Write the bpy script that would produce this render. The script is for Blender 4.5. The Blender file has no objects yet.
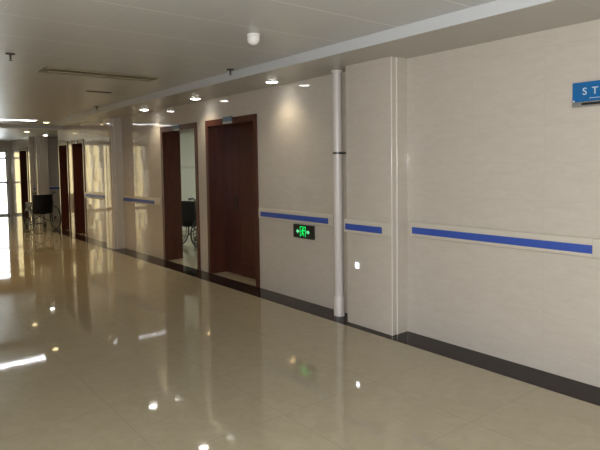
import bpy, bmesh, math, random
from mathutils import Matrix, Vector
random.seed(4)
PI = math.pi
sc = bpy.context.scene
COL = sc.collection

# ------------------------------------------------------------------ frame of the place
# x runs down the corridor, y to the left (the tiled wall stands at y = -3.88), z up. Metres.
WALL = -3.88
SOFFIT_Z = 2.487
CEIL_Z = 2.577

# ------------------------------------------------------------------ materials
def new_mat(name):
    m = bpy.data.materials.new(name); m.use_nodes = True
    nt = m.node_tree
    return m, nt, nt.nodes['Principled BSDF']

def plain(name, col, rough=0.5, metal=0.0, spec=0.5, noise=0.0, scale=30.0, coat=0.0):
    m, nt, b = new_mat(name)
    b.inputs['Roughness'].default_value = rough
    b.inputs['Metallic'].default_value = metal
    b.inputs['Specular IOR Level'].default_value = spec
    b.inputs['Coat Weight'].default_value = coat
    b.inputs['Coat Roughness'].default_value = 0.08
    tc = nt.nodes.new('ShaderNodeTexCoord')
    n = nt.nodes.new('ShaderNodeTexNoise'); n.inputs['Scale'].default_value = scale
    n.inputs['Detail'].default_value = 4
    nt.links.new(tc.outputs['Object'], n.inputs['Vector'])
    mix = nt.nodes.new('ShaderNodeMix'); mix.data_type = 'RGBA'
    d = 1 - noise
    mix.inputs['A'].default_value = (col[0]*d, col[1]*d, col[2]*d, 1)
    mix.inputs['B'].default_value = (*col, 1)
    nt.links.new(n.outputs['Fac'], mix.inputs['Factor'])
    nt.links.new(mix.outputs['Result'], b.inputs['Base Color'])
    return m

def emit(name, col, s):
    m, nt, b = new_mat(name)
    b.inputs['Base Color'].default_value = (*col, 1)
    b.inputs['Emission Color'].default_value = (*col, 1)
    b.inputs['Emission Strength'].default_value = s
    return m

def math_node(nt, op, a, b=None, c=None):
    n = nt.nodes.new('ShaderNodeMath'); n.operation = op
    for i, v in enumerate((a, b, c)):
        if v is None: continue
        if isinstance(v, (int, float)): n.inputs[i].default_value = v
        else: nt.links.new(v, n.inputs[i])
    return n.outputs[0]

def line_mask(nt, coord, origin, pitch, width):
    """1 on a joint line, 0 elsewhere"""
    f = math_node(nt, 'SUBTRACT', coord, origin - width/2)
    f = math_node(nt, 'DIVIDE', f, pitch)
    f = math_node(nt, 'FRACT', f)
    return math_node(nt, 'LESS_THAN', f, width/pitch)

def tile_mat(name, base, vein, joint, axes, origin, pitch, jw, rough, vein_scale, tilt, spec=0.5, jointmix=0.8,
             vein_stretch=(1, 1, 1), rough_var=0.03, vjoint=1.0, joint_rough=.35, wave=.02):
    """polished tiles: veined body, joint lines and a slight individual tilt of each tile (bump)"""
    m, nt, b = new_mat(name)
    L = nt.links
    geo = nt.nodes.new('ShaderNodeNewGeometry')
    sep = nt.nodes.new('ShaderNodeSeparateXYZ'); L.new(geo.outputs['Position'], sep.inputs[0])
    cu, cv = sep.outputs[axes[0]], sep.outputs[axes[1]]
    mu = line_mask(nt, cu, origin[0], pitch[0], jw)
    mv = line_mask(nt, cv, origin[1], pitch[1], jw)
    mask = math_node(nt, 'MAXIMUM', mu, math_node(nt, 'MULTIPLY', mv, vjoint))
    # tile index -> random value
    iu = math_node(nt, 'FLOOR', math_node(nt, 'DIVIDE', math_node(nt, 'SUBTRACT', cu, origin[0]), pitch[0]))
    iv = math_node(nt, 'FLOOR', math_node(nt, 'DIVIDE', math_node(nt, 'SUBTRACT', cv, origin[1]), pitch[1]))
    comb = nt.nodes.new('ShaderNodeCombineXYZ'); L.new(iu, comb.inputs[0]); L.new(iv, comb.inputs[1])
    wn = nt.nodes.new('ShaderNodeTexWhiteNoise'); wn.noise_dimensions = '3D'
    L.new(comb.outputs[0], wn.inputs['Vector'])
    # veins
    mp = nt.nodes.new('ShaderNodeMapping'); mp.inputs['Scale'].default_value = vein_stretch
    add = nt.nodes.new('ShaderNodeVectorMath'); add.operation = 'MULTIPLY_ADD'
    L.new(wn.outputs['Color'], add.inputs[0]); add.inputs[1].default_value = (3, 3, 3)
    L.new(geo.outputs['Position'], add.inputs[2])
    L.new(add.outputs[0], mp.inputs['Vector'])
    nz = nt.nodes.new('ShaderNodeTexNoise'); nz.inputs['Scale'].default_value = vein_scale
    nz.inputs['Detail'].default_value = 6; nz.inputs['Roughness'].default_value = 0.6
    nz.inputs['Distortion'].default_value = 0.8
    L.new(mp.outputs[0], nz.inputs['Vector'])
    ramp = nt.nodes.new('ShaderNodeValToRGB')
    ramp.color_ramp.elements[0].position = 0.35; ramp.color_ramp.elements[1].position = 0.68
    ramp.color_ramp.elements[0].color = (*vein, 1); ramp.color_ramp.elements[1].color = (*base, 1)
    L.new(nz.outputs['Fac'], ramp.inputs[0])
    mix = nt.nodes.new('ShaderNodeMix'); mix.data_type = 'RGBA'
    L.new(math_node(nt, 'MULTIPLY', mask, jointmix), mix.inputs['Factor'])
    L.new(ramp.outputs[0], mix.inputs['A']); mix.inputs['B'].default_value = (*joint, 1)
    L.new(mix.outputs['Result'], b.inputs['Base Color'])
    r = math_node(nt, 'MULTIPLY_ADD', mask, joint_rough, rough)
    r = math_node(nt, 'MULTIPLY_ADD', nz.outputs['Fac'], rough_var, r)
    L.new(r, b.inputs['Roughness'])
    b.inputs['Specular IOR Level'].default_value = spec
    # each tile leans by a hair: add random vector to the normal
    if tilt > 0:
        sub = nt.nodes.new('ShaderNodeVectorMath'); sub.operation = 'SUBTRACT'
        L.new(wn.outputs['Color'], sub.inputs[0]); sub.inputs[1].default_value = (.5, .5, .5)
        sca = nt.nodes.new('ShaderNodeVectorMath'); sca.operation = 'SCALE'
        L.new(sub.outputs[0], sca.inputs[0]); sca.inputs['Scale'].default_value = tilt
        an = nt.nodes.new('ShaderNodeVectorMath'); an.operation = 'ADD'
        L.new(geo.outputs['Normal'], an.inputs[0]); L.new(sca.outputs[0], an.inputs[1])
        no = nt.nodes.new('ShaderNodeVectorMath'); no.operation = 'NORMALIZE'
        L.new(an.outputs[0], no.inputs[0])
        # gentle waviness within a tile
        bp = nt.nodes.new('ShaderNodeBump'); bp.inputs['Strength'].default_value = wave
        bp.inputs['Distance'].default_value = 0.05
        n2 = nt.nodes.new('ShaderNodeTexNoise'); n2.inputs['Scale'].default_value = 5
        L.new(geo.outputs['Position'], n2.inputs['Vector'])
        L.new(n2.outputs['Fac'], bp.inputs['Height'])
        L.new(no.outputs[0], bp.inputs['Normal'])
        L.new(bp.outputs[0], b.inputs['Normal'])
    return m

def wood_mat(name, dark, light, rough=0.3):
    m, nt, b = new_mat(name)
    L = nt.links
    geo = nt.nodes.new('ShaderNodeNewGeometry')
    mp = nt.nodes.new('ShaderNodeMapping'); mp.inputs['Scale'].default_value = (9, 9, 0.7)
    L.new(geo.outputs['Position'], mp.inputs['Vector'])
    nz = nt.nodes.new('ShaderNodeTexNoise'); nz.inputs['Scale'].default_value = 4
    nz.inputs['Detail'].default_value = 5; nz.inputs['Distortion'].default_value = 0.6
    L.new(mp.outputs[0], nz.inputs['Vector'])
    ramp = nt.nodes.new('ShaderNodeValToRGB')
    ramp.color_ramp.elements[0].position = 0.3; ramp.color_ramp.elements[1].position = 0.72
    ramp.color_ramp.elements[0].color = (*dark, 1); ramp.color_ramp.elements[1].color = (*light, 1)
    L.new(nz.outputs['Fac'], ramp.inputs[0]); L.new(ramp.outputs[0], b.inputs['Base Color'])
    b.inputs['Roughness'].default_value = rough
    return m

M = {}
M['wall'] = tile_mat('cream_wall_tile', (.54, .505, .455), (.505, .465, .415), (.38, .34, .30), ('X', 'Z'), (2.049, 1.541),
                     (.60, .277), .004, .035, 9, .007, vein_stretch=(.7, .7, 2.2), jointmix=.5)
M['wall_cross'] = tile_mat('cream_wall_tile_crosswise', (.54, .505, .455), (.505, .465, .415), (.38, .34, .30), ('Y', 'Z'), (-3.88, 1.541),
                     (.60, .277), .004, .035, 9, .007, vein_stretch=(.7, .7, 2.2), jointmix=.5)
M['floor'] = tile_mat('polished_floor_tile', (.395, .352, .25), (.36, .318, .22), (.20, .17, .11), ('X', 'Y'), (1.905, -1.985),
                      (.80, .80), .004, .025, 9, .0010, spec=.72, jointmix=.45, joint_rough=.06, wave=.005)
M['bead'] = plain('glazed_bead', (.60, .56, .52), .12, noise=.03)
M['granite'] = tile_mat('dark_granite', (.024, .016, .015), (.012, .008, .008), (.02, .015, .015), ('X', 'Y'), (1.905, -3.585),
                        (.80, .80), .003, .10, 60, .001, spec=.12)
M['ceiling'] = tile_mat('metal_ceiling_panel', (.56, .575, .585), (.545, .56, .57), (.86, .86, .86), ('X', 'Y'), (2.85, -3.21),
                        (.64, .613), .012, .36, 2, .012, spec=.5, jointmix=.8, rough_var=.02, vjoint=.3)
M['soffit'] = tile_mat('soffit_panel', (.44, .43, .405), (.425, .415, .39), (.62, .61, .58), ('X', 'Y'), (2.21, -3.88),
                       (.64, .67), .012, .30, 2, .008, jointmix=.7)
M['white_metal'] = plain('white_enamel_strip', (.55, .575, .605), .35, noise=.04)
M['paint'] = plain('pale_wall_paint', (.62, .62, .56), .6, noise=.05, scale=3)
M['wood'] = wood_mat('red_brown_door_wood', (.040, .009, .005), (.072, .017, .010), .30)
M['wood_frame'] = wood_mat('red_brown_frame_wood', (.048, .011, .006), (.092, .025, .013), .28)
M['pvc'] = plain('white_pvc', (.66, .63, .62), .32, noise=.04)
M['rail'] = plain('cream_vinyl_rail', (.55, .515, .45), .45, noise=.04)
M['blue'] = plain('blue_vinyl_strip', (.036, .085, .40), .45, noise=.08)
M['sign_blue'] = plain('blue_acrylic', (.010, .125, .36), .25, noise=.05)
M['silver'] = plain('brushed_metal', (.55, .56, .58), .3, .9, noise=.1)
M['chrome'] = plain('grey_steel_tube', (.09, .09, .09), .35, .8)
M['steel_dark'] = plain('dark_steel', (.10, .10, .10), .35, .8)
M['black'] = plain('black_plastic', (.012, .012, .012), .4, noise=.1)
M['vinyl'] = plain('black_vinyl', (.008, .008, .009), .38, spec=.3, noise=.2, scale=60)
M['rubber'] = plain('grey_rubber', (.035, .035, .035), .6, noise=.1)
M['white_print'] = plain('pale_lettering', (.42, .55, .66), .5)
M['plate'] = plain('blue_grey_plate', (.10, .17, .24), .3, noise=.06)
M['plate_white'] = plain('white_plate_strip', (.40, .42, .44), .35)
M['white'] = plain('white_plastic', (.80, .80, .80), .35)
M['louvre'] = plain('dull_louvre', (.30, .26, .18), .45, .3, noise=.1)
M['dark_metal'] = plain('dark_bronze', (.05, .045, .04), .4, .6)
M['tube'] = emit('lit_tube_diffuser', (.93, .95, 1.0), 9)
M['lamp'] = emit('lit_downlight_lens', (1.0, .97, .90), 20)
M['lamp_warm'] = emit('lit_warm_lens', (1.0, .78, .42), 8)
M['ward'] = emit('added_room_diffuser', (.95, 1.0, .88), 22)
M['night'] = emit('lit_night_light', (.85, .93, 1.0), 6)
M['green'] = emit('lit_green_pictogram', (.0, .80, .14), .8)
M['green_pale'] = emit('lit_pale_green_arrow', (.16, .80, .36), .6)

def glass_mat():
    m = bpy.data.materials.new('window_glass'); m.use_nodes = True
    nt = m.node_tree; nt.nodes.clear()
    out = nt.nodes.new('ShaderNodeOutputMaterial')
    tr = nt.nodes.new('ShaderNodeBsdfTransparent'); tr.inputs[0].default_value = (.94, .97, .96, 1)
    gl = nt.nodes.new('ShaderNodeBsdfGlossy'); gl.inputs['Roughness'].default_value = .02
    fr = nt.nodes.new('ShaderNodeFresnel'); fr.inputs[0].default_value = 1.5
    mx = nt.nodes.new('ShaderNodeMixShader')
    nt.links.new(fr.outputs[0], mx.inputs[0]); nt.links.new(tr.outputs[0], mx.inputs[1]); nt.links.new(gl.outputs[0], mx.inputs[2])
    nt.links.new(mx.outputs[0], out.inputs[0])
    return m
M['glass'] = glass_mat()

# ------------------------------------------------------------------ mesh helpers
def box(bm, x0, x1, y0, y1, z0, z1):
    x0, x1 = sorted((x0, x1)); y0, y1 = sorted((y0, y1)); z0, z1 = sorted((z0, z1))
    v = [bm.verts.new(p) for p in ((x0,y0,z0),(x1,y0,z0),(x1,y1,z0),(x0,y1,z0),(x0,y0,z1),(x1,y0,z1),(x1,y1,z1),(x0,y1,z1))]
    for f in ((3,2,1,0),(4,5,6,7),(0,1,5,4),(1,2,6,5),(2,3,7,6),(3,0,4,7)):
        bm.faces.new([v[i] for i in f])
    return bm

def prism(bm, pts, vec):
    """extrude a planar polygon (3-D points) along vec"""
    vec = Vector(vec)
    a = [bm.verts.new(p) for p in pts]; b = [bm.verts.new(Vector(p) + vec) for p in pts]
    n = len(a)
    bm.faces.new(a[::-1]); bm.faces.new(b)
    for i in range(n):
        bm.faces.new((a[i], a[(i+1) % n], b[(i+1) % n], b[i]))

def frame_axes(d):
    d = Vector(d).normalized()
    u = d.orthogonal().normalized(); w = d.cross(u)
    return d, u, w

def tube(bm, pts, r, seg=10, closed=False):
    """round tube through points"""
    pts = [Vector(p) for p in pts]; n = len(pts); rings = []
    prev = None
    for i, p in enumerate(pts):
        if closed: d = pts[(i+1) % n] - pts[i-1]
        elif i == 0: d = pts[1] - pts[0]
        elif i == n-1: d = pts[-1] - pts[-2]
        else: d = (pts[i+1]-p).normalized() + (p-pts[i-1]).normalized()
        d.normalize()
        if prev is None: u = d.orthogonal().normalized()
        else:
            u = prev - d*prev.dot(d); u.normalize()
        prev = u; w = d.cross(u)
        rr = r[i] if isinstance(r, (list, tuple)) else r
        rings.append([bm.verts.new(p + (u*math.cos(2*PI*k/seg) + w*math.sin(2*PI*k/seg))*rr) for k in range(seg)])
    m = n if closed else n-1
    for i in range(m):
        A, B = rings[i], rings[(i+1) % n]
        off = 0
        if closed and i == n-1:
            off = min(range(seg), key=lambda o: (A[0].co - B[o].co).length)
        for k in range(seg):
            bm.faces.new((A[k], A[(k+1) % seg], B[(k+1+off) % seg], B[(k+off) % seg]))
    if not closed:
        bm.faces.new(rings[0][::-1]); bm.faces.new(rings[-1])

def lathe(bm, profile, centre=(0,0,0), seg=32):
    """profile = [(radius, z)], turned around the z axis"""
    c = Vector(centre); rings = []
    for r, z in profile:
        if r < 1e-6: rings.append([bm.verts.new(c + Vector((0,0,z)))])
        else: rings.append([bm.verts.new(c + Vector((r*math.cos(2*PI*k/seg), r*math.sin(2*PI*k/seg), z))) for k in range(seg)])
    for A, B in zip(rings, rings[1:]):
        for k in range(seg):
            k2 = (k+1) % seg
            f = []
            f += [A[0]] if len(A) == 1 else [A[k], A[k2]]
            f += [B[0]] if len(B) == 1 else [B[k2], B[k]]
            if len(f) >= 3: bm.faces.new(f)

def obj(name, bm, m, parent=None, smooth=False, bevel=0.0, seg=2):
    bmesh.ops.recalc_face_normals(bm, faces=bm.faces)
    me = bpy.data.meshes.new(name); bm.to_mesh(me); bm.free()
    me.materials.append(M[m] if isinstance(m, str) else m)
    o = bpy.data.objects.new(name, me); COL.objects.link(o)
    if parent: o.parent = parent
    if smooth:
        for p in me.polygons: p.use_smooth = True
        md = o.modifiers.new('edges', 'EDGE_SPLIT'); md.split_angle = math.radians(40)
    if bevel:
        b = o.modifiers.new('bevel', 'BEVEL'); b.width = bevel; b.segments = seg; b.limit_method = 'ANGLE'
    return o

def tag(o, label=None, cat=None, group=None, kind=None):
    if label: o['label'] = label
    if cat: o['category'] = cat
    if group: o['group'] = group
    if kind: o['kind'] = kind
    return o

def thing(name, label, cat, loc=(0,0,0), rz=0, group=None):
    o = bpy.data.objects.new(name, None); COL.objects.link(o)
    o.location = loc; o.rotation_euler = (0, 0, rz); o.empty_display_size = .1
    return tag(o, label, cat, group)

def bxo(name, m, parent, *b, bevel=0.0, seg=2):
    bm = bmesh.new(); box(bm, *b)
    return obj(name, bm, m, parent, bevel=bevel, seg=seg)

def struct(name, bm, m, parent=None, **k):
    o = obj(name, bm, m, parent, **k)
    if parent is None: o['kind'] = 'structure'
    return o

def copy_tree(src, label, loc, rz=None, group=None):
    r = src.copy(); COL.objects.link(r); r.location = loc; r['label'] = label
    if rz is not None: r.rotation_euler = (0, 0, rz)
    if group: r['group'] = group
    for ch in list(src.children):
        c = ch.copy(); COL.objects.link(c); c.parent = r
        for g in list(ch.children):
            d = g.copy(); COL.objects.link(d); d.parent = c
    return r

# ------------------------------------------------------------------ the shell
X0, X1 = -4.0, 20.5           # back and far ends of the corridor
LEFT = 2.6                    # the wall to the left
MID = 14.2                    # where the ceiling drops at the junction
bm = bmesh.new(); box(bm, X0-.2, X1+.3, -9.2, LEFT+.2, -.12, 0); struct('floor', bm, 'floor')

bm = bmesh.new(); box(bm, X0, 14.70, -3.585, WALL, 0, .002); struct('trim_1', bm, 'granite')

bm = bmesh.new(); box(bm, X0-.2, MID, -9.2, LEFT+.2, CEIL_Z, CEIL_Z+.15); struct('ceiling', bm, 'ceiling')
bm = bmesh.new(); box(bm, MID, X1+.2, -9.2, LEFT+.2, SOFFIT_Z, CEIL_Z+.15); struct('ceiling_lowered', bm, 'ceiling')
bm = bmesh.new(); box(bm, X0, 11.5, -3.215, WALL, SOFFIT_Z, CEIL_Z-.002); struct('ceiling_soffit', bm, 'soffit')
bm = bmesh.new(); box(bm, X0, 11.5, -3.208, -3.214, SOFFIT_Z-.001, CEIL_Z-.001); struct('trim_2', bm, 'white_metal')
bm = bmesh.new(); box(bm, MID-.012, MID-.001, -8.9, LEFT, SOFFIT_Z-.002, SOFFIT_Z+.022); struct('lit_edge_strip', bm, 'white')  # light put into colour: white strip for the riser's lit bright edge

doors = [(5.75, 7.06), (7.32, 8.585), (12.63, 13.54), (13.85, 14.66)]    # outer edges of the frames
HEAD = 2.195; JAMB = .075; THICK = .30
bm = bmesh.new()
x = X0
for a, b in doors:
    box(bm, x, a+.02, WALL, WALL-THICK, 0, CEIL_Z)
    box(bm, a+.02, b-.02, WALL, WALL-THICK, HEAD-.02, CEIL_Z)
    x = b-.02
box(bm, x, 14.70, WALL, WALL-THICK, 0, CEIL_Z)
# the wall resumes past the side passage
box(bm, 17.8, 18.02, WALL, WALL-THICK, 0, CEIL_Z); box(bm, 18.02, 19.08, WALL, WALL-THICK, HEAD-.02, CEIL_Z)
box(bm, 19.08, X1, WALL, WALL-THICK, 0, CEIL_Z)
struct('wall_right', bm, 'wall')

bm = bmesh.new(); box(bm, 14.55, 14.70, WALL-THICK, -9.0, 0, CEIL_Z)
struct('wall_passage_near', bm, 'wall_cross')
bm = bmesh.new(); box(bm, 17.8, 17.95, WALL-THICK, -9.0, 0, CEIL_Z)
struct('wall_passage_far', bm, 'wall_cross')
bm = bmesh.new(); box(bm, X0, X1, -9.0, -9.2, 0, CEIL_Z); struct('wall_rooms_back', bm, 'paint')
bm = bmesh.new(); box(bm, 7.16, 7.26, WALL-THICK, -9.0, 0, CEIL_Z); struct('wall_room_near', bm, 'paint')
bm = bmesh.new(); box(bm, 12.2, 12.3, WALL-THICK, -9.0, 0, CEIL_Z); struct('wall_room_far', bm, 'paint')
bm = bmesh.new(); box(bm, 12.175, 12.2, WALL-THICK, -9.0, 1.50, 1.56); struct('trim_3', bm, 'rail')
bm = bmesh.new(); box(bm, X0-.2, X0, -9.0, LEFT+.2, 0, CEIL_Z); struct('wall_back', bm, 'paint')

# left wall with daylight windows near and behind the camera
LWIN = [(-3.7, -2.2), (-1.9, -.4), (-.1, 1.4)]
bm = bmesh.new(); x = X0
for a, b in LWIN:
    box(bm, x, a, LEFT, LEFT+.2, 0, CEIL_Z)
    box(bm, a, b, LEFT, LEFT+.2, 0, .55); box(bm, a, b, LEFT, LEFT+.2, 2.35, CEIL_Z)
    x = b
box(bm, x, X1, LEFT, LEFT+.2, 0, CEIL_Z)
struct('wall_left', bm, 'wall')
for i, (a, b) in enumerate(LWIN):
    bm = bmesh.new()
    for q in ((a, a+.05, .55, 2.35), (b-.05, b, .55, 2.35), (a, b, .55, .6), (a, b, 2.30, 2.35), ((a+b)/2-.025, (a+b)/2+.025, .6, 2.3)):
        box(bm, q[0], q[1], LEFT+.06, LEFT+.12, q[2], q[3])
    w = struct('window_%d' % (i+2), bm, 'white_metal')
    L = bpy.data.lights.new('window_portal', 'AREA'); L.shape = 'RECTANGLE'; L.size = b-a; L.size_y = 1.8
    L.cycles.is_portal = True
    lo = bpy.data.objects.new('window_portal', L); COL.objects.link(lo)
    lo.location = ((a+b)/2, LEFT+.15, 1.45); lo.rotation_euler = (PI/2, 0, PI) 

# end wall with tall glazing
EW = [(-3.80, -2.30, 2.16), (-2.10, -.70, 2.44), (-.50, .90, 2.44)]
bm = bmesh.new(); y = WALL
for a, b, zt in EW:
    box(bm, X1, X1+.2, y, a, 0, SOFFIT_Z); box(bm, X1, X1+.2, a, b, zt, SOFFIT_Z); y = b
box(bm, X1, X1+.2, y, LEFT, 0, SOFFIT_Z); box(bm, X1, X1+.2, -9, WALL, 0, SOFFIT_Z)
struct('wall_end', bm, 'wall_cross')
bm = bmesh.new()
for a, b, zt in EW:
    q = [(a, a+.06, 0, zt), (b-.06, b, 0, zt), (a, b, 0, .06), (a, b, zt-.06, zt)]
    if zt < 2.3: q += [(a, b, 1.88, 1.94), (a, b, 1.06, 1.13)]
    else: q += [(a+.3*k, a+.3*k+.11, .06, zt-.06) for k in (1, 2, 3, 4)]
    for q in q:
        box(bm, X1+.05, X1+.11, q[0], q[1], q[2], q[3])
w = struct('window_1', bm, 'silver')
for a, b, zt in EW:
    bxo('pane', 'glass', w, X1+.075, X1+.081, a+.06, b-.06, .06, zt-.06)
L = bpy.data.lights.new('window_portal', 'AREA'); L.shape = 'RECTANGLE'; L.size = 4.6; L.size_y = 2.44
L.cycles.is_portal = True
lo = bpy.data.objects.new('window_portal', L); COL.objects.link(lo)
lo.location = (X1+.15, -1.36, 1.22); lo.rotation_euler = (PI/2, 0, PI/2)

# light trim on the passage's far wall
bm = bmesh.new(); box(bm, 17.775, 17.8, WALL-.0, -8.9, 2.20, 2.245); struct('trim_4', bm, 'rail')

# pillars: tiled, with slightly rounded corners
def pillar(x0, x1, y0=WALL, y1=-3.672, ztop=SOFFIT_Z):
    bm = bmesh.new(); box(bm, x0, x1, y0, y1, 0, ztop)
    ed = [e for e in bm.edges if abs(e.verts[0].co.x-e.verts[1].co.x) < 1e-6 and abs(e.verts[0].co.y-e.verts[1].co.y) < 1e-6
          and e.verts[0].co.y > y0+1e-4]
    bmesh.ops.bevel(bm, geom=ed, offset=.022, segments=6, affect='EDGES', profile=.5)
    o = struct('pillar', bm, 'wall', smooth=True)
    # glazed corner beads, one on the corner and one a hand's breadth in
    for bx, by in ((x0+.004, y1-.004), (x0, y1-.068)):
        bm = bmesh.new(); lathe(bm, [(0, .003), (.010, .003), (.010, ztop-.002), (0, ztop-.002)], (bx, by, 0), 24)
        obj('corner_bead', bm, 'bead', o, True)
    return o
tag(pillar(3.335, 3.935), 'tiled wall pillar beside the white drain pipe', 'pillar')
tag(pillar(10.34, 10.78), 'slim tiled wall pillar beyond the open doorway, between two handrails', 'pillar')
tag(pillar(17.40, 17.8, -4.30, -3.99), 'tiled pillar behind the corridor wheelchair', 'pillar')

# ------------------------------------------------------------------ doors
def door(n, a, b, leaf=True, two=False):
    """frame from a to b along the wall, leaf set back in the reveal"""
    bm = bmesh.new()
    yo, yi = WALL+.018, WALL-THICK+.0
    for p, q in ((a, a+JAMB), (b-JAMB, b)):
        box(bm, p, q, yo, WALL+.0005, .003, HEAD)
    box(bm, a+JAMB, b-JAMB, yo, WALL+.0005, HEAD-.085, HEAD)
    f = struct('door_%d' % n, bm, 'wood_frame', bevel=.004)
    # lining of the reveal
    bm = bmesh.new()
    box(bm, a+.021, a+JAMB, WALL, yi, .001, HEAD-.085); box(bm, b-JAMB, b-.021, WALL, yi, .001, HEAD-.085)
    box(bm, a+.021, b-.021, WALL, yi, HEAD-.085, HEAD-.021)
    obj('reveal_lining', bm, 'wood_frame', f)
    if leaf:
        y0, y1 = WALL-.235, WALL-.275
        i0, i1 = a+JAMB+.003, b-JAMB-.003
        parts = [(i0, i1)]
        if two: parts = [(i0, i0+.76*(i1-i0)), (i0+.76*(i1-i0)+.006, i1)]
        for k, (p, q) in enumerate(parts):
            bm = bmesh.new(); box(bm, p, q, y0, y1, .008, HEAD-.09)
            # raised panel borders
            for z0, z1 in ((.18, .95), (1.10, 1.98)):
                w_ = .014
                if q-p < .3: x0, x1 = p+.05, q-.05
                else: x0, x1 = p+.12, q-.12
                box(bm, x0, x1, y0, y0+.006, z0, z0+w_); box(bm, x0, x1, y0, y0+.006, z1-w_, z1)
                box(bm, x0, x0+w_, y0, y0+.006, z0+w_, z1-w_); box(bm, x1-w_, x1, y0, y0+.006, z0+w_, z1-w_)
            lf = obj('leaf', bm, 'wood', f)
            if k == 0:
                hx = q-.06
                bm = bmesh.new()
                box(bm, hx-.02, hx+.02, y0, y0+.008, .93, 1.13)
                tube(bm, [(hx, y0+.006, 1.05), (hx, y0+.05, 1.05)], .009, 8)
                tube(bm, [(hx+.005, y0+.048, 1.05), (hx-.11, y0+.048, 1.05)], .009, 8)
                obj('lever_handle', bm, 'dark_metal', lf)
    return f
door(1, *doors[0], two=True)
door(2, *doors[1], leaf=False)
door(3, *doors[2])
door(4, *doors[3])
door(5, 18.0, 19.1)

def door_plate(x0, x1, z0, z1, label):
    t = thing('door_plate', label, 'sign', ((x0+x1)/2, WALL+.018, z0), 0, None)
    w = (x1-x0)/2; h = z1-z0
    bxo('plate', 'plate', t, -w, w, -.003, .012, h*.28, h, bevel=.002)
    bxo('lower_strip', 'plate_white', t, -w, w, -.003, .014, 0, h*.28, bevel=.002)
    return t
door_plate(6.32, 6.54, 2.115, 2.21, 'small blue and white plate above the closed double door')
door_plate(7.865, 8.075, 2.11, 2.195, 'small blue and white plate above the open doorway')
door_plate(13.05, 13.17, 2.11, 2.18, 'tiny plate above the nearer of the two far closed doors')

# ------------------------------------------------------------------ handrails
def handrail(xa, xb, ywall, label, capa=.07, capb=.07, along='x'):
    t = thing('handrail', label, 'handrail', (xa, ywall, .89) if along == 'x' else (ywall, xa, .89), 0 if along == 'x' else -PI/2, 'wall handrails')
    Ln = xb-xa
    prof = [(0, .010), (.016, .004), (.022, 0), (.027, .006), (.030, .024), (.031, .066), (.030, .110), (.026, .130), (.018, .135), (0, .128)]
    bm = bmesh.new(); prism(bm, [(capa, y, z) for y, z in prof], (Ln-capa-capb, 0, 0))
    obj('rail_body', bm, 'rail', t, bevel=.003)
    bxo('blue_strip', 'blue', t, capa, Ln-capb, .0300, .0335, .030, .088)
    for p, q in ((0, capa-.001), (Ln-capb+.001, Ln)):
        if q-p < .01: continue
        bm = bmesh.new(); prism(bm, [(p, y*1.03, z) for y, z in prof], (q-p, 0, 0))
        obj('end_cap', bm, 'rail', t, bevel=.012, seg=3)
    return t
handrail(1.59, 3.285, WALL, 'cream handrail with blue strip on the wall right of the pillar', .10, .03)
handrail(3.345, 3.93, -3.672, 'short cream handrail with blue strip on the pillar beside the pipe', .085, .02)
handrail(4.33, 5.72, WALL, 'cream handrail with blue strip above the green exit sign', .07, .05)
handrail(8.62, 10.31, WALL, 'dim handrail between the open doorway and the slim pillar', .24, .03)
handrail(10.79, 12.61, WALL, 'far handrail between the slim pillar and the far doors', .05, .05)
t = handrail(-5.95, -3.9, 17.8, 'handrail on the passage wall behind the corridor wheelchair', .05, .05, along='y')
t.rotation_euler = (0, 0, PI/2); t.location = (17.8, -5.95, .89)

# ------------------------------------------------------------------ drain pipe
t = thing('drain_pipe', 'white floor-to-ceiling plastic drain pipe beside the tiled pillar', 'pipe', (4.145, -3.765, 0))
bm = bmesh.new(); lathe(bm, [(0, .004), (.045, .004), (.045, SOFFIT_Z-.003), (0, SOFFIT_Z-.003)], seg=40); obj('pipe', bm, 'pvc', t, True)
bm = bmesh.new(); lathe(bm, [(.0455, .003), (.055, .003), (.055, .06), (.051, .065), (.051, .195), (.0455, .205)], seg=40); obj('bottom_coupling', bm, 'pvc', t, True)
bm = bmesh.new(); lathe(bm, [(.0455, 1.652), (.050, 1.652), (.050, 1.674), (.0455, 1.674)], seg=40)
box(bm, -.012, .012, -.112, -.046, 1.654, 1.672); obj('clamp', bm, 'steel_dark', t, True)
bm = bmesh.new(); lathe(bm, [(.0455, SOFFIT_Z-.03), (.055, SOFFIT_Z-.012), (.058, SOFFIT_Z-.002), (.0455, SOFFIT_Z-.002)], seg=40); obj('ceiling_collar', bm, 'pvc', t, True)

# ------------------------------------------------------------------ green exit sign
t = thing('exit_sign', 'lit green running-man exit sign on the wall below the handrail', 'sign', (4.835, WALL, .722))
W2, Hh = .178, .152
bxo('housing', 'black', t, -W2, W2, .0005, .03, 0, Hh, bevel=.004)
def flat(pts, y=.0302, th=.0015):
    # face seen from the corridor (+y): picture left is +x
    return [(-px, y, pz) for px, pz in pts]
bm = bmesh.new()
# doorway outline
for q in ((-.050, -.042, .018, .134), (.042, .050, .018, .134), (-.050, .050, .126, .134)):
    box(bm, -q[0], -q[1], .030, .0318, q[2], q[3])
obj('doorway_pictogram', bm, 'green', t)
bm = bmesh.new()
hc = (.006, .112)
prism(bm, flat([(hc[0]+.010*math.cos(a*PI/8), hc[1]+.010*math.sin(a*PI/8)) for a in range(16)]), (0, .0015, 0))
def limb(p, q, w):
    p, q = Vector(p), Vector(q); d = (q-p).normalized(); n = Vector((-d.y, d.x))*w/2
    prism(bm, flat([tuple(p+n), tuple(q+n), tuple(q-n), tuple(p-n)]), (0, .0015, 0))
limb((.003, .100), (-.006, .066), .020)
limb((.002, .096), (.024, .086), .008); limb((.024, .086), (.034, .094), .007)
limb((-.002, .096), (-.022, .088), .008); limb((-.022, .088), (-.030, .074), .007)
limb((-.005, .068), (.016, .052), .011); limb((.016, .052), (.014, .026), .009)
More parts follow.
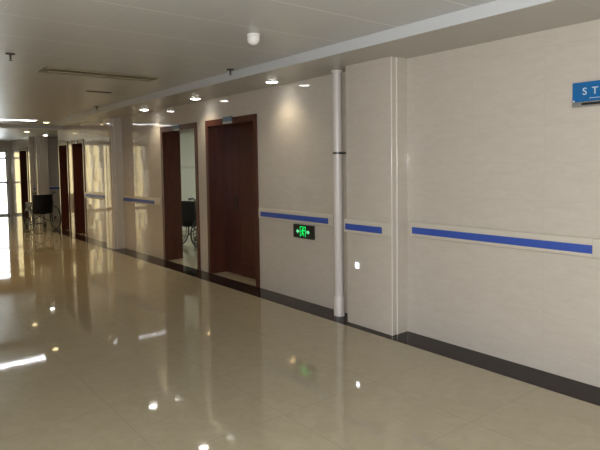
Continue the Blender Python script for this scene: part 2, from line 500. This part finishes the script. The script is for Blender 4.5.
limb((-.007, .068), (-.012, .044), .011); limb((-.012, .044), (-.032, .032), .009)
obj('running_man_pictogram', bm, 'green', t)
for s in (-1, 1):
    bm = bmesh.new()
    prism(bm, flat([(s*.066, .088), (s*.092, .088), (s*.092, .102), (s*.122, .076), (s*.092, .050), (s*.092, .064), (s*.066, .064)]), (0, .0015, 0))
    obj('arrow', bm, 'green_pale', t)

# ------------------------------------------------------------------ blue wall sign (upper right)
t = thing('wall_sign', 'blue wall sign with white letters S T high on the right wall', 'sign', (1.845, WALL, 1.918))
SW = .46
bxo('board', 'sign_blue', t, -SW, 0, .004, .018, .034, .166, bevel=.002)
bxo('lower_edge', 'silver', t, -SW, 0, .004, .022, 0, .034, bevel=.002)
bxo('dark_stripe', 'black', t, -.31, -.065, .0221, .0228, .010, .026)
bm = bmesh.new(); tube(bm, [(-.012, .018, .040), (-.012, .026, .040)], .006, 12); obj('screw_cap', bm, 'white', t)
bxo('thin_line', 'white_print', t, -.122, -.36, .0181, .0188, .053, .057)
bm = bmesh.new(); prism(bm, [(-.115, .0181, .050), (-.122, .0181, .050), (-.122, .0181, .060)], (0, .0007, 0)); obj('line_tip', bm, 'white_print', t)
def letter(ch, x, z, h, parent):
    cu = bpy.data.curves.new('letter', 'FONT'); cu.body = ch; cu.size = h/.7; cu.extrude = .0006; cu.offset = .001
    tmp = bpy.data.objects.new('letter_tmp', cu); COL.objects.link(tmp)
    dg = bpy.context.evaluated_depsgraph_get()
    me = bpy.data.meshes.new_from_object(tmp.evaluated_get(dg))
    bpy.data.objects.remove(tmp)
    me.materials.clear(); me.materials.append(M['white_print'])
    o = bpy.data.objects.new('letter', me); COL.objects.link(o); o.parent = parent
    o.rotation_euler = (PI/2, 0, PI); o.location = (x, .0187, z)
letter('S', -.068, .080, .047, t); letter('T', -.130, .080, .047, t)

# ------------------------------------------------------------------ small lit night light on the pillar
t = thing('night_light', 'small bright white light low on the pillar below its handrail', 'light', (3.775, -3.672, .545))
bxo('housing', 'white', t, -.032, .032, -.002, .008, 0, .075, bevel=.002)
bxo('lens', 'night', t, -.022, .022, .008, .010, .014, .061)

# ------------------------------------------------------------------ ceiling fittings
def downlight(x, y, z, label, lens='lamp', power=15, col=(1, .84, .58), group='recessed downlights', angle=125):
    t = thing('downlight', label, 'light', (x, y, z), 0, group)
    bm = bmesh.new(); lathe(bm, [(.066, -.004), (.067, -.008), (.078, -.006), (.080, -.0005), (.066, -.0005)], seg=36); obj('ring', bm, 'white', t, True)
    bm = bmesh.new(); lathe(bm, [(0, -.018), (.035, -.016), (.055, -.011), (.0655, -.003), (0, -.0008)], seg=36); obj('lens', bm, lens, t, True)
    if power:
        L = bpy.data.lights.new('downlight_beam', 'SPOT'); L.energy = power; L.color = col
        L.spot_size = math.radians(angle); L.spot_blend = .8; L.shadow_soft_size = .05
        o = bpy.data.objects.new('downlight_beam', L); COL.objects.link(o); o.location = (x, y, z-.03)
    return t
downlight(5.10, -3.65, SOFFIT_Z, 'lit downlight in the soffit, nearest, right of the closed double door')
downlight(6.93, -3.65, SOFFIT_Z, 'lit downlight in the soffit over the closed double door')
downlight(8.70, -3.65, SOFFIT_Z, 'lit downlight in the soffit beyond the open doorway')
downlight(16.7, -4.08, SOFFIT_Z, 'lit downlight above the far tiled pillar behind the wheelchair', power=3)
downlight(15.3, -3.30, SOFFIT_Z, 'added warm lamp at the far ceiling above the wheelchair', 'lamp_warm', 30, (1, .72, .34))  # added lamp; the warm glow on this ceiling is only reflected light
downlight(13.2, -3.25, CEIL_Z, 'added warm lamp above the two far closed doors', 'lamp_warm', 30, (1, .72, .34))  # lamp added to throw golden light on the wall by the far doors
downlight(11.9, -1.2, CEIL_Z, 'added warm lamp, unseen, out over the hall, left of the strip light', 'lamp_warm', 105, (1, .64, .26), angle=172)  # unseen lamp added to tint the far end of the hall warm
downlight(15.5, .3, SOFFIT_Z, 'warm lit downlight out over the hall beyond the strip light', 'lamp_warm', 105, (1, .64, .26), angle=172)

downlight(9.0, -.9, CEIL_Z, 'added warm lamp, unseen, out over the hall, level with the open doorway', 'lamp_warm', 105, (1, .64, .26), angle=172)  # added out of view to warm the wall past the open doorway

def troffer(x, y0, y1, lit, label):
    t = thing('ceiling_light', label, 'light', (x, y0, CEIL_Z), 0, None)
    w = .15; Ln = y1-y0
    bm = bmesh.new()
    for q in ((-w, w, 0, .02), (-w, w, Ln-.02, Ln), (-w, -w+.02, .02, Ln-.02), (w-.02, w, .02, Ln-.02)):
        box(bm, *q, -.014, -.0005)
    obj('frame', bm, 'white' if lit else 'louvre', t, bevel=.002)
    if lit:
        bxo('diffuser', 'tube', t, -w+.021, w-.021, .021, Ln-.021, -.010, -.001)
    else:
        bxo('reflector', 'louvre', t, -w+.021, w-.021, .021, Ln-.021, -.004, -.0008)
        bm = bmesh.new()
        tube(bm, [(0, .05, -.016), (0, Ln-.05, -.016)], .012, 12); obj('tube_lamp', bm, 'louvre', t, True)
    return t
troffer(6.17, -2.72, -1.50, False, 'unlit narrow recessed ceiling light')
troffer(12.75, -2.95, -1.55, True, 'lit white strip light on the far ceiling')

def sprinkler(x, y, label):
    t = thing('sprinkler_head', label, 'sprinkler', (x, y, CEIL_Z), 0, 'ceiling sprinklers')
    bm = bmesh.new(); lathe(bm, [(0, .002), (.040, .002), (.038, -.008), (.012, -.012), (0, -.012)], seg=24); obj('escutcheon', bm, 'dark_metal', t, True)
    bm = bmesh.new(); tube(bm, [(0, 0, -.011), (0, 0, -.048)], [.010, .007], 10)
    tube(bm, [(.010, 0, -.030), (.014, 0, -.045), (.004, 0, -.060)], .003, 6); tube(bm, [(-.010, 0, -.030), (-.014, 0, -.045), (-.004, 0, -.060)], .003, 6); obj('body', bm, 'dark_metal', t)
    bm = bmesh.new(); lathe(bm, [(0, -.058), (.016, -.058), (.017, -.062), (0, -.062)], seg=16); obj('deflector', bm, 'dark_metal', t)
sprinkler(5.51, -1.08, 'sprinkler head at the left edge of the photo, on the main ceiling')
sprinkler(5.12, -3.12, 'sprinkler head beside the soffit edge near the double door')
sprinkler(9.45, -3.13, 'far sprinkler head beside the soffit edge before the slim pillar')

t = thing('smoke_detector', 'white round smoke detector on the grey ceiling', 'smoke detector', (3.67, -2.455, CEIL_Z))
bm = bmesh.new(); lathe(bm, [(0, -.0005), (.052, -.0005), (.052, -.014), (.046, -.018), (0, -.018)], seg=32); obj('base', bm, 'white', t, True)
bm = bmesh.new(); lathe(bm, [(.047, -.018), (.050, -.034), (.047, -.052), (.038, -.068), (.022, -.079), (0, -.083)], seg=32); obj('dome', bm, 'white', t, True)

t = thing('air_vent', 'small dark slot vent on the ceiling beyond the unlit light', 'vent', (7.6, -2.72, CEIL_Z))
bxo('frame', 'dark_metal', t, -.03, .03, 0, .33, -.008, -.0005, bevel=.002)
bm = bmesh.new()
for k in range(3): box(bm, -.02+k*.016, -.012+k*.016, .015, .315, -.010, -.0081)
obj('slat', bm, 'steel_dark', t)

# ------------------------------------------------------------------ wheelchair
def wheelchair(label, loc, rz):
    """faces local +x, seen from behind from -x; origin on the floor under the seat"""
    t = thing('wheelchair', label, 'wheelchair', loc, rz, 'black folding wheelchairs')
    hw = .235
    # sling seat and back
    bm = bmesh.new()
    n = 10; th = .012
    def sling(path, sag, name):
        bm = bmesh.new(); rows = []
        for (px, pz, s, nx, nz) in path:
            row = []
            for k in range(n+1):
                u = -1 + 2*k/n; d = s*(1-u*u)
                row.append((px + nx*d, u*hw, pz + nz*d))
            rows.append(row)
        va = [[bm.verts.new(p) for p in r] for r in rows]
        for i in range(len(rows)-1):
            for k in range(n): bm.faces.new((va[i][k], va[i][k+1], va[i+1][k+1], va[i+1][k]))
        o = obj(name, bm, 'vinyl', t, smooth=True)
        md = o.modifiers.new('thick', 'SOLIDIFY'); md.thickness = th; md.offset = 0
        return o
    sling([(-.205, .47, .045, 0, -1), (-.05, .48, .04, 0, -1), (.10, .49, .035, 0, -1), (.21, .50, .03, 0, -1)], 0, 'seat')
    sling([(-.215, .44, .05, -1, -.5), (-.225, .56, .04, -1, 0), (-.235, .70, .035, -1, 0), (-.245, .84, .025, -1, 0), (-.25, .90, .015, -1, 0)], 0, 'backrest')
    for s in (-1, 1):
        y = s*hw
        bm = bmesh.new()
        tube(bm, [(-.19, y, .20), (-.20, y, .48), (-.25, y, .90), (-.27, y, .945), (-.31, y, .955)], .012)
        tube(bm, [(-.20, y, .48), (.20, y, .50), (.27, y, .47), (.33, y, .18)], .012)
        tube(bm, [(-.19, y, .20), (.25, y, .22), (.29, y, .36)], .011)
        tube(bm, [(-.21, y+s*.03, .62), (-.19, y+s*.03, .68), (.10, y+s*.03, .68), (.16, y+s*.03, .62), (.17, y+s*.03, .50)], .011)
        obj('side_frame', bm, 'chrome', t, True)
        bm = bmesh.new(); tube(bm, [(-.305, y, .955), (-.41, y, .95)], .017); obj('push_handle', bm, 'rubber', t, True)
        bm = bmesh.new(); box(bm, -.19, .10, y+s*.005, y+s*.055, .69, .72); obj('armrest', bm, 'vinyl', t, bevel=.008)
        bm = bmesh.new(); box(bm, -.17, .15, y+s*.022, y+s*.028, .50, .66); obj('side_panel', bm, 'vinyl', t)
        # rear wheel
        cx, cz, R_ = -.17, .305, .29; wy = y+s*.085
        bm = bmesh.new(); tube(bm, [(cx+R_*math.cos(a*PI/20), wy, cz+R_*math.sin(a*PI/20)) for a in range(40)], .0145, 8, True)
        wh = obj('rear_wheel', bm, 'rubber', t, True)
        bm = bmesh.new()
        tube(bm, [(cx, wy-.03, cz), (cx, wy+.03, cz)], .025, 12)
        for k in range(12):
            a = k*PI/6
            tube(bm, [(cx, wy, cz), (cx+(R_-.012)*math.cos(a), wy, cz+(R_-.012)*math.sin(a))], .0025, 5)
        obj('spokes', bm, 'chrome', wh)
        bm = bmesh.new(); tube(bm, [(cx+(R_-.03)*math.cos(a*PI/20), wy+s*.03, cz+(R_-.03)*math.sin(a*PI/20)) for a in range(40)], .008, 8, True)
        obj('hand_rim', bm, 'chrome', wh, True)
        # caster
        cx2, cr = .25, .085
        bm = bmesh.new(); tube(bm, [(cx2+(cr-.016)*math.cos(a*PI/10), y, cr+(cr-.016)*math.sin(a*PI/10)) for a in range(20)], .016, 8, True)
        tube(bm, [(cx2, y-.02, cr), (cx2, y+.02, cr)], .03, 10)
        cs = obj('caster_wheel', bm, 'rubber', t, True)
        bm = bmesh.new(); tube(bm, [(cx2, y-.026, cr), (cx2+.01, y-.026, .18), (cx2+.02, y, .20), (cx2+.01, y+.026, .18), (cx2, y+.026, cr)], .007, 6); obj('fork', bm, 'chrome', cs)
        # footrest
        bm = bmesh.new(); box(bm, .31, .45, y-s*.02, y-s*.19, .115, .135); obj('footplate', bm, 'black', t, bevel=.006)
    bm = bmesh.new()
    tube(bm, [(-.03, -hw, .21), (-.03, hw, .48)], .010); tube(bm, [(.0, -hw, .48), (.0, hw, .21)], .010)
    obj('cross_brace', bm, 'chrome', t, True)
    return t
wc = wheelchair('black folding wheelchair parked in the corridor before the far side passage', (14.95, -3.43, 0), math.radians(10))
copy_tree(wc, 'black folding wheelchair standing inside the room behind the open doorway', (9.55, -4.98, 0), math.radians(-72))

# unseen lamps added to brighten the room beyond the open door
for lx, ly, lab in ((9.6, -5.9, 'added unseen room light nearest the open doorway'), (9.6, -7.6, 'added unseen room light deep in the room behind the open doorway')):
    t = thing('ceiling_light', lab, 'light', (lx, ly, CEIL_Z))
    bxo('frame', 'white', t, -.16, .16, -.62, .62, -.012, -.001)
    bxo('diffuser', 'ward', t, -.15, .15, -.6, .6, -.02, -.0125)

# ------------------------------------------------------------------ sky and sun
w = bpy.data.worlds.new('sky'); sc.world = w; w.use_nodes = True
nt = w.node_tree; bg = nt.nodes['Background']; bg.inputs[1].default_value = 6.0
# the sky is warm towards the low sun beyond the far end of the hall, neutral elsewhere
tc = nt.nodes.new('ShaderNodeTexCoord')
mr = nt.nodes.new('ShaderNodeMapRange'); mr.inputs['From Min'].default_value = .84; mr.inputs['From Max'].default_value = .96
dp = nt.nodes.new('ShaderNodeVectorMath'); dp.operation = 'DOT_PRODUCT'; nt.links.new(tc.outputs['Generated'], dp.inputs[0])
dp.inputs[1].default_value = Vector((.92, .38, .08)).normalized()
nt.links.new(dp.outputs['Value'], mr.inputs['Value'])
mx = nt.nodes.new('ShaderNodeMix'); mx.data_type = 'RGBA'
mx.inputs['A'].default_value = (.95, .97, 1.0, 1); mx.inputs['B'].default_value = (.62, .48, .25, 1)
nt.links.new(mr.outputs['Result'], mx.inputs['Factor']); nt.links.new(mx.outputs['Result'], bg.inputs['Color'])

# the camera's own flash, beside the lens
L = bpy.data.lights.new('flash', 'POINT'); L.energy = 240; L.color = (1, .97, .95); L.shadow_soft_size = .012
o = bpy.data.objects.new('flash', L); COL.objects.link(o); o.location = (.02, 0, 1.60)

# ------------------------------------------------------------------ camera
cam = bpy.data.cameras.new('camera'); co = bpy.data.objects.new('camera', cam); COL.objects.link(co)
R = Matrix(((-0.6202151453060112, 0.03690067226076955, -0.7835633439102079),
            (-0.7843059716385428, -0.047058358298312564, 0.618586819910018),
            (-0.014046935080819226, 0.9982103241807164, 0.058127724141448546)))
co.matrix_world = Matrix.Translation((0, 0, 1.55)) @ R.to_4x4()
cam.sensor_fit = 'HORIZONTAL'; cam.sensor_width = 36
cam.lens = 552.1*36/600; cam.shift_y = -28/600
cam.clip_start = .05; cam.clip_end = 200
sc.camera = co

vs = sc.view_settings
vs.view_transform = 'Standard'; vs.look = 'None'; vs.gamma = 1; vs.use_curve_mapping = False
vs.exposure = 0.12
sc.cycles.use_denoising = True
sc.cycles.max_bounces = 10
sc.cycles.sample_clamp_indirect = 6
sc.cycles.caustics_reflective = False; sc.cycles.caustics_refractive = False
